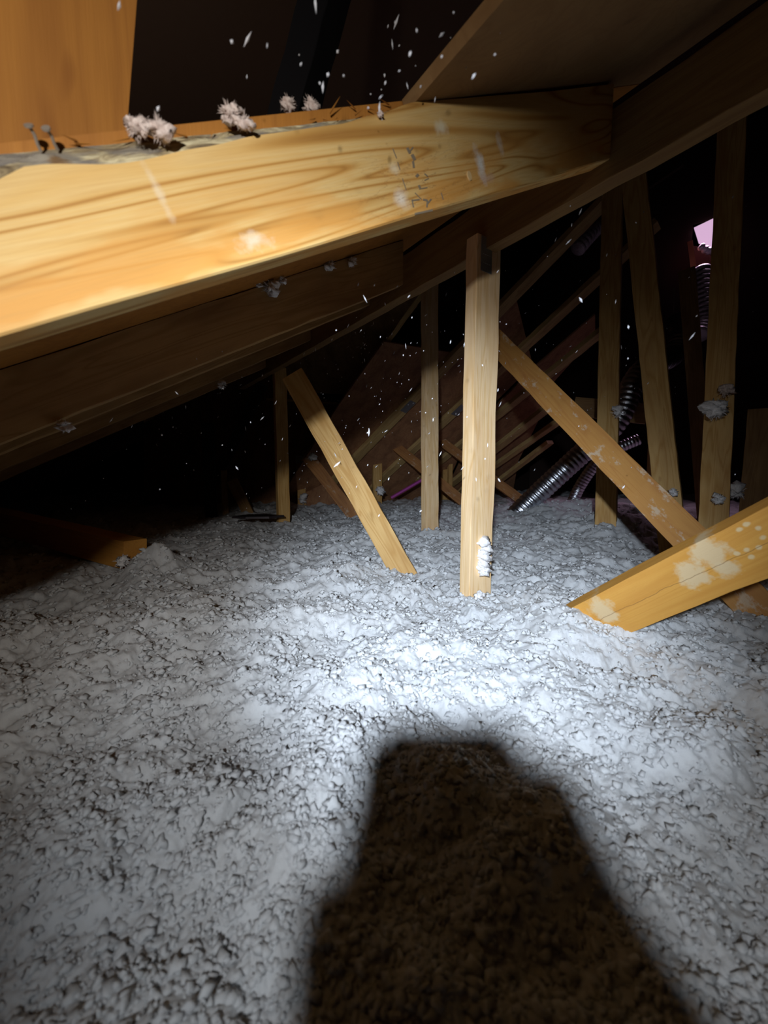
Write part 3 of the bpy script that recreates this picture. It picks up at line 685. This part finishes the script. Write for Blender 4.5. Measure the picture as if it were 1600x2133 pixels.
tuft(at(1006, 1156, 1.128), .030, 'long white insulation crust stuck low on the bright middle post', TUFT, 15, (.55, .22, 3.3), 130, nb=26)
tuft(at(1000, 1240, 1.10), .016, 'ragged white crumb at the very foot of the bright middle post', TUFT, 16, (1.2, .4, .6), 50)
tuft(at(1494, 852, 1.35), .036, 'large pale yellowish clump stuck on the near right post', TUFT, 18, (1.1, .6, .95), 70, nb=16)
tuft(at(1512, 815, 1.36), .026, 'dim brownish wisp above the large clump on the near right post', PINKTUFT, 19, (1, .5, 1))
tuft(at(1286, 858, 2.05), .034, 'lilac-white tuft on the right edge of the post beside the duct', TUFT, 20, (.6, .5, 1.1))
tuft(at(1497, 1040, 1.36), .020, 'small white tuft low on the near right post', TUFT, 21)
tuft(at(1535, 1025, 1.6), .035, 'pale clump between the two rightmost posts near the insulation', TUFT, 22)
tuft(at(1403, 1025, 1.62), .018, 'small white tuft near the foot of the leaning right post', TUFT, 23)
tuft(at(650, 952, 2.98), .035, 'white tuft draped over the top of the short reddish brace', TUFT, 25, (1.3, .6, .7))
tuft(at(793, 905, 3.7), .03, 'white tuft on the joint above the speckled short post', TUFT, 26, (1.6, .6, .5))
tuft(at(792, 1022, 3.7), .045, 'white tuft low on the speckled short post', TUFT, 27, (.6, .5, 1.2))
tuft(at(632, 1040, 3.7), .045, 'white tuft at the foot of the short pale post', TUFT, 28, (.7, .5, 1.2))
tuft(at(255, 1170, 1.40), .028, 'ragged white tuft over the end of the amber timber', TUFT, 29, (1, .6, .8))

# drifting dust and fibres in the air (uncountable)
bm = bmesh.new(); rnd = random.Random(11)
for _ in range(760):
    px = rnd.gauss(760, 260) if rnd.random() < .7 else rnd.uniform(0, 1600); py = rnd.gauss(740, 190) if rnd.random() < .75 else rnd.uniform(0, 1080)
    if not (0 < px < 1600 and 0 < py < 1100): continue
    d = rnd.uniform(.55, 2.6)
    if py < 250 and px < 1050: d = rnd.uniform(.3, .5)
    if _ > 560: px = rnd.uniform(300, 1000); py = rnd.uniform(0, 230); d = rnd.uniform(.32, .5)
    if _ > 590: px = rnd.gauss(700, 180); py = rnd.gauss(760, 120); d = rnd.uniform(1.0, 2.4)
    P = at(px, py, d)
    if (P-CAM).dot(ND) > N1-.02 and (P-CAM).z-TAN*(P-CAM).dot(TD) > CB-.03: continue
    s = rnd.uniform(.0006, .0016)*(1+.35*d); st_ = rnd.choice((1, 1, 1.5, 2.5, 4)); dr = Vector((rnd.gauss(.4, .5), rnd.gauss(0, .4), 1)).normalized()
    u = dr.orthogonal().normalized(); v = dr.cross(u)
    a = [bm.verts.new(P+(u*math.cos(q)+v*math.sin(q))*s*rnd.uniform(.6, 1.1)) for q in (0, 1.57, 3.14, 4.71)]
    t1, t2 = bm.verts.new(P+dr*s*st_), bm.verts.new(P-dr*s*st_)
    for q in range(4): bm.faces.new((a[q], a[(q+1) % 4], t1)); bm.faces.new((a[(q+1) % 4], a[q], t2))
o = bm_to('airborne_dust', bm, DUSTM); tag(o, 'white insulation specks and fibres drifting in the air below the roof', 'dust', kind='stuff')

# ------------------------------------------------------------------ the photographer just behind the lens (their shadow is in the picture)
def skin(name, V_, E_, R_, mat, parent=None, lv=2):
    me = bpy.data.meshes.new(name); me.from_pydata(V_, E_, []); o = bpy.data.objects.new(name, me); col.objects.link(o)
    me.materials.append(mat)
    m = o.modifiers.new('skin', 'SKIN'); m.use_smooth_shade = True
    for i_, r_ in enumerate(R_):
        me.skin_vertices[0].data[i_].radius = (r_, r_) if not isinstance(r_, tuple) else r_
    me.skin_vertices[0].data[0].use_root = True
    s = o.modifiers.new('sub', 'SUBSURF'); s.levels = lv; s.render_levels = lv
    if parent: o.parent = parent
    return o
SKIN = mk('skin', (.50, .30, .21), .55); SUIT = mk('grey_coverall_cloth', (.10, .11, .13), .9); HAIR = mk('dark_hair', (.04, .025, .02), .8)
person = bpy.data.objects.new('person', None); col.objects.link(person); person.location = (-.10, -1.0, .0)
tag(person, 'person lying prone behind the lens in a grey coverall, holding a phone, headlamp on', 'person')
bpy.context.view_layer.update(); PI_ = person.matrix_world.inverted()
def S(v): return tuple(PI_ @ Vector(v))
V_ = [(-.10, -1.25, .14), (-.10, -1.10, .20), (-.10, -.88, .28), (-.10, -.68, .38), (-.10, -.60, .50), (-.10, -.53, .55), (-.10, -.495, .61),   # pelvis .. head
      (.09, -.64, .36), (.22, -.44, .12), (.17, -.24, .17), (.082, -.085, .225), (.034, -.032, .268),                                         # right arm, palm
      (-.29, -.64, .36), (-.38, -.42, .10), (-.30, -.20, .06), (-.26, -.12, .05),                                                          # left arm
      (.03, -1.35, .10), (.10, -1.75, .05), (.10, -2.1, .02), (.10, -2.14, -.06), (-.23, -1.35, .10), (-.30, -1.75, .05), (-.30, -2.1, .02), (-.30, -2.14, -.06),
      # right hand: fingers behind the phone curl round its left edge, thumb up its right edge
      (-.015, -.028, .290), (-.066, -.024, .288), (-.080, -.010, .286),
      (-.015, -.028, .274), (-.068, -.024, .270), (-.081, -.010, .270),
      (-.015, -.028, .258), (-.068, -.024, .254), (-.080, -.010, .254),
      (-.012, -.028, .242), (-.062, -.024, .238), (-.076, -.010, .239),
      (.028, -.030, .300), (.018, -.026, .328), (.012, -.024, .351),
      (-.272, -.07, .045), (-.275, -.03, .04), (-.272, -.01, .035), (-.245, -.07, .045), (-.24, -.03, .04), (-.225, -.09, .05), (-.21, -.07, .045)]
E_ = [(0, 1), (1, 2), (2, 3), (3, 4), (4, 5), (5, 6), (3, 7), (7, 8), (8, 9), (9, 10), (10, 11), (3, 12), (12, 13), (13, 14), (14, 15),
      (0, 16), (16, 17), (17, 18), (18, 19), (0, 20), (20, 21), (21, 22), (22, 23),
      (11, 24), (24, 25), (25, 26), (11, 27), (27, 28), (28, 29), (11, 30), (30, 31), (31, 32), (11, 33), (33, 34), (34, 35), (11, 36), (36, 37), (37, 38),
      (15, 39), (39, 40), (40, 41), (39, 42), (42, 43), (39, 44), (44, 45)]
R_ = [.15, .13, .15, .12, .055, .075, .09, .075, .05, .042, .028, (.038, .028), .075, .05, .04, .026, .10, .07, .05, .045, .10, .07, .05, .045] + [.0105, .010, .009]*4 + [.020, .018, .016] + [.018, .009, .008, .009, .008, .010, .009]
body = skin('body', [S(v) for v in V_], E_, R_, SKIN, person)
# clothing and hair as children
VS = [V_[q] for q in (0, 1, 2, 3, 7, 8, 9, 12, 13, 14, 16, 17, 18, 20, 21, 22)]
ES = [(0, 1), (1, 2), (2, 3), (3, 4), (4, 5), (5, 6), (3, 7), (7, 8), (8, 9), (0, 10), (10, 11), (11, 12), (0, 13), (13, 14), (14, 15)]
RS = [.165, .145, .165, .135, .09, .062, .048, .09, .062, .048, .115, .082, .06, .115, .082, .06]
skin('coverall', [S(v) for v in VS], ES, RS, SUIT, person)
def ball(name, c_, r3, mat, sub=3):
    bm = bmesh.new(); bmesh.ops.create_icosphere(bm, subdivisions=sub, radius=1)
    for v in bm.verts: v.co = Vector((v.co.x*r3[0], v.co.y*r3[1], v.co.z*r3[2]))+Vector(S(c_))
    me = bpy.data.meshes.new(name); bm.to_mesh(me); bm.free(); o = bpy.data.objects.new(name, me); col.objects.link(o); me.materials.append(mat); o.parent = person
    me.polygons.foreach_set('use_smooth', [True]*len(me.polygons)); return o
ball('hair', (-0.100, -0.512, 0.632), (.093, .10, .088), HAIR)
ball('nose', (-0.100, -0.402, 0.549), (.013, .017, .02), SKIN, 2)
ball('ear', (-0.192, -0.505, 0.577), (.010, .02, .03), SKIN, 2); ball('ear', (-0.008, -0.505, 0.577), (.010, .02, .03), SKIN, 2)
ball('eye', (-0.132, -0.412, 0.572), (.011, .008, .007), mk('eye_white', (.7, .7, .7), .3), 2); ball('eye', (-0.068, -0.412, 0.572), (.011, .008, .007), bpy.data.materials['eye_white'], 2)
ball('mouth', (-0.100, -0.412, 0.512), (.022, .008, .005), mk('lips', (.4, .16, .14), .5), 2)
# phone
bm = bmesh.new(); bmesh.ops.create_cube(bm, size=1)
for v in bm.verts: v.co = Vector((v.co.x*.080, v.co.y*.008, v.co.z*.152))
bmesh.ops.bevel(bm, geom=[e for e in bm.edges if abs(e.verts[0].co.y-e.verts[1].co.y) > .001], offset=.009, segments=5, affect='EDGES')
ph = bm_to('smartphone', bm, mk('phone_body', (.03, .03, .035), .3), None, Matrix.Translation((-.030, -.012, .286)))
tag(ph, 'black smartphone held upright at the viewpoint', 'phone')
bm = bmesh.new(); bmesh.ops.create_cube(bm, size=1)
for v in bm.verts: v.co = Vector((v.co.x*.070, v.co.y*.0006, v.co.z*.146))
bm_to('screen', bm, mk('phone_glass', (.01, .01, .012), .1), ph, Matrix.Translation((-.030, -.0162, .286)))
# headlamp
hl = bpy.data.objects.new('headlamp', None); col.objects.link(hl); hl.location = LAMP
tag(hl, 'headlamp strapped on the forehead of the prone person', 'lamp'); bpy.context.view_layer.update()
bm = bmesh.new(); tube_pts(bm, [Vector((0, -.034, 0)), Vector((0, -.006, 0)), Vector((0, -.004, 0))], [.024, .026, .022], 24)
bm_to('housing', bm, mk('black_plastic', (.02, .02, .02), .5), hl, Matrix.Translation(LAMP))
bm = bmesh.new(); pts = [Vector((.098*math.sin(q*math.tau/40), -.118+.098*math.cos(q*math.tau/40)*1.02, .004)) for q in range(41)]
tube_pts(bm, pts, .006, 8, False); bm_to('strap', bm, mk('strap_cloth', (.05, .05, .06), .9), hl, Matrix.Translation(LAMP))
for nm, aim, pw, cone, bl, colr in LAMPS:
    ld = bpy.data.lights.new(nm, 'SPOT'); ld.energy = pw; ld.spot_size = math.radians(cone); ld.spot_blend = bl
    ld.color = colr; ld.shadow_soft_size = .019
    lo = bpy.data.objects.new(nm, ld); col.objects.link(lo); lo.location = LAMP+Vector((0, .004, 0))
    lo.rotation_euler = (aim-LAMP).to_track_quat('-Z', 'Y').to_euler()
    bpy.context.view_layer.update(); lo.parent = hl; lo.matrix_parent_inverse = hl.matrix_world.inverted()
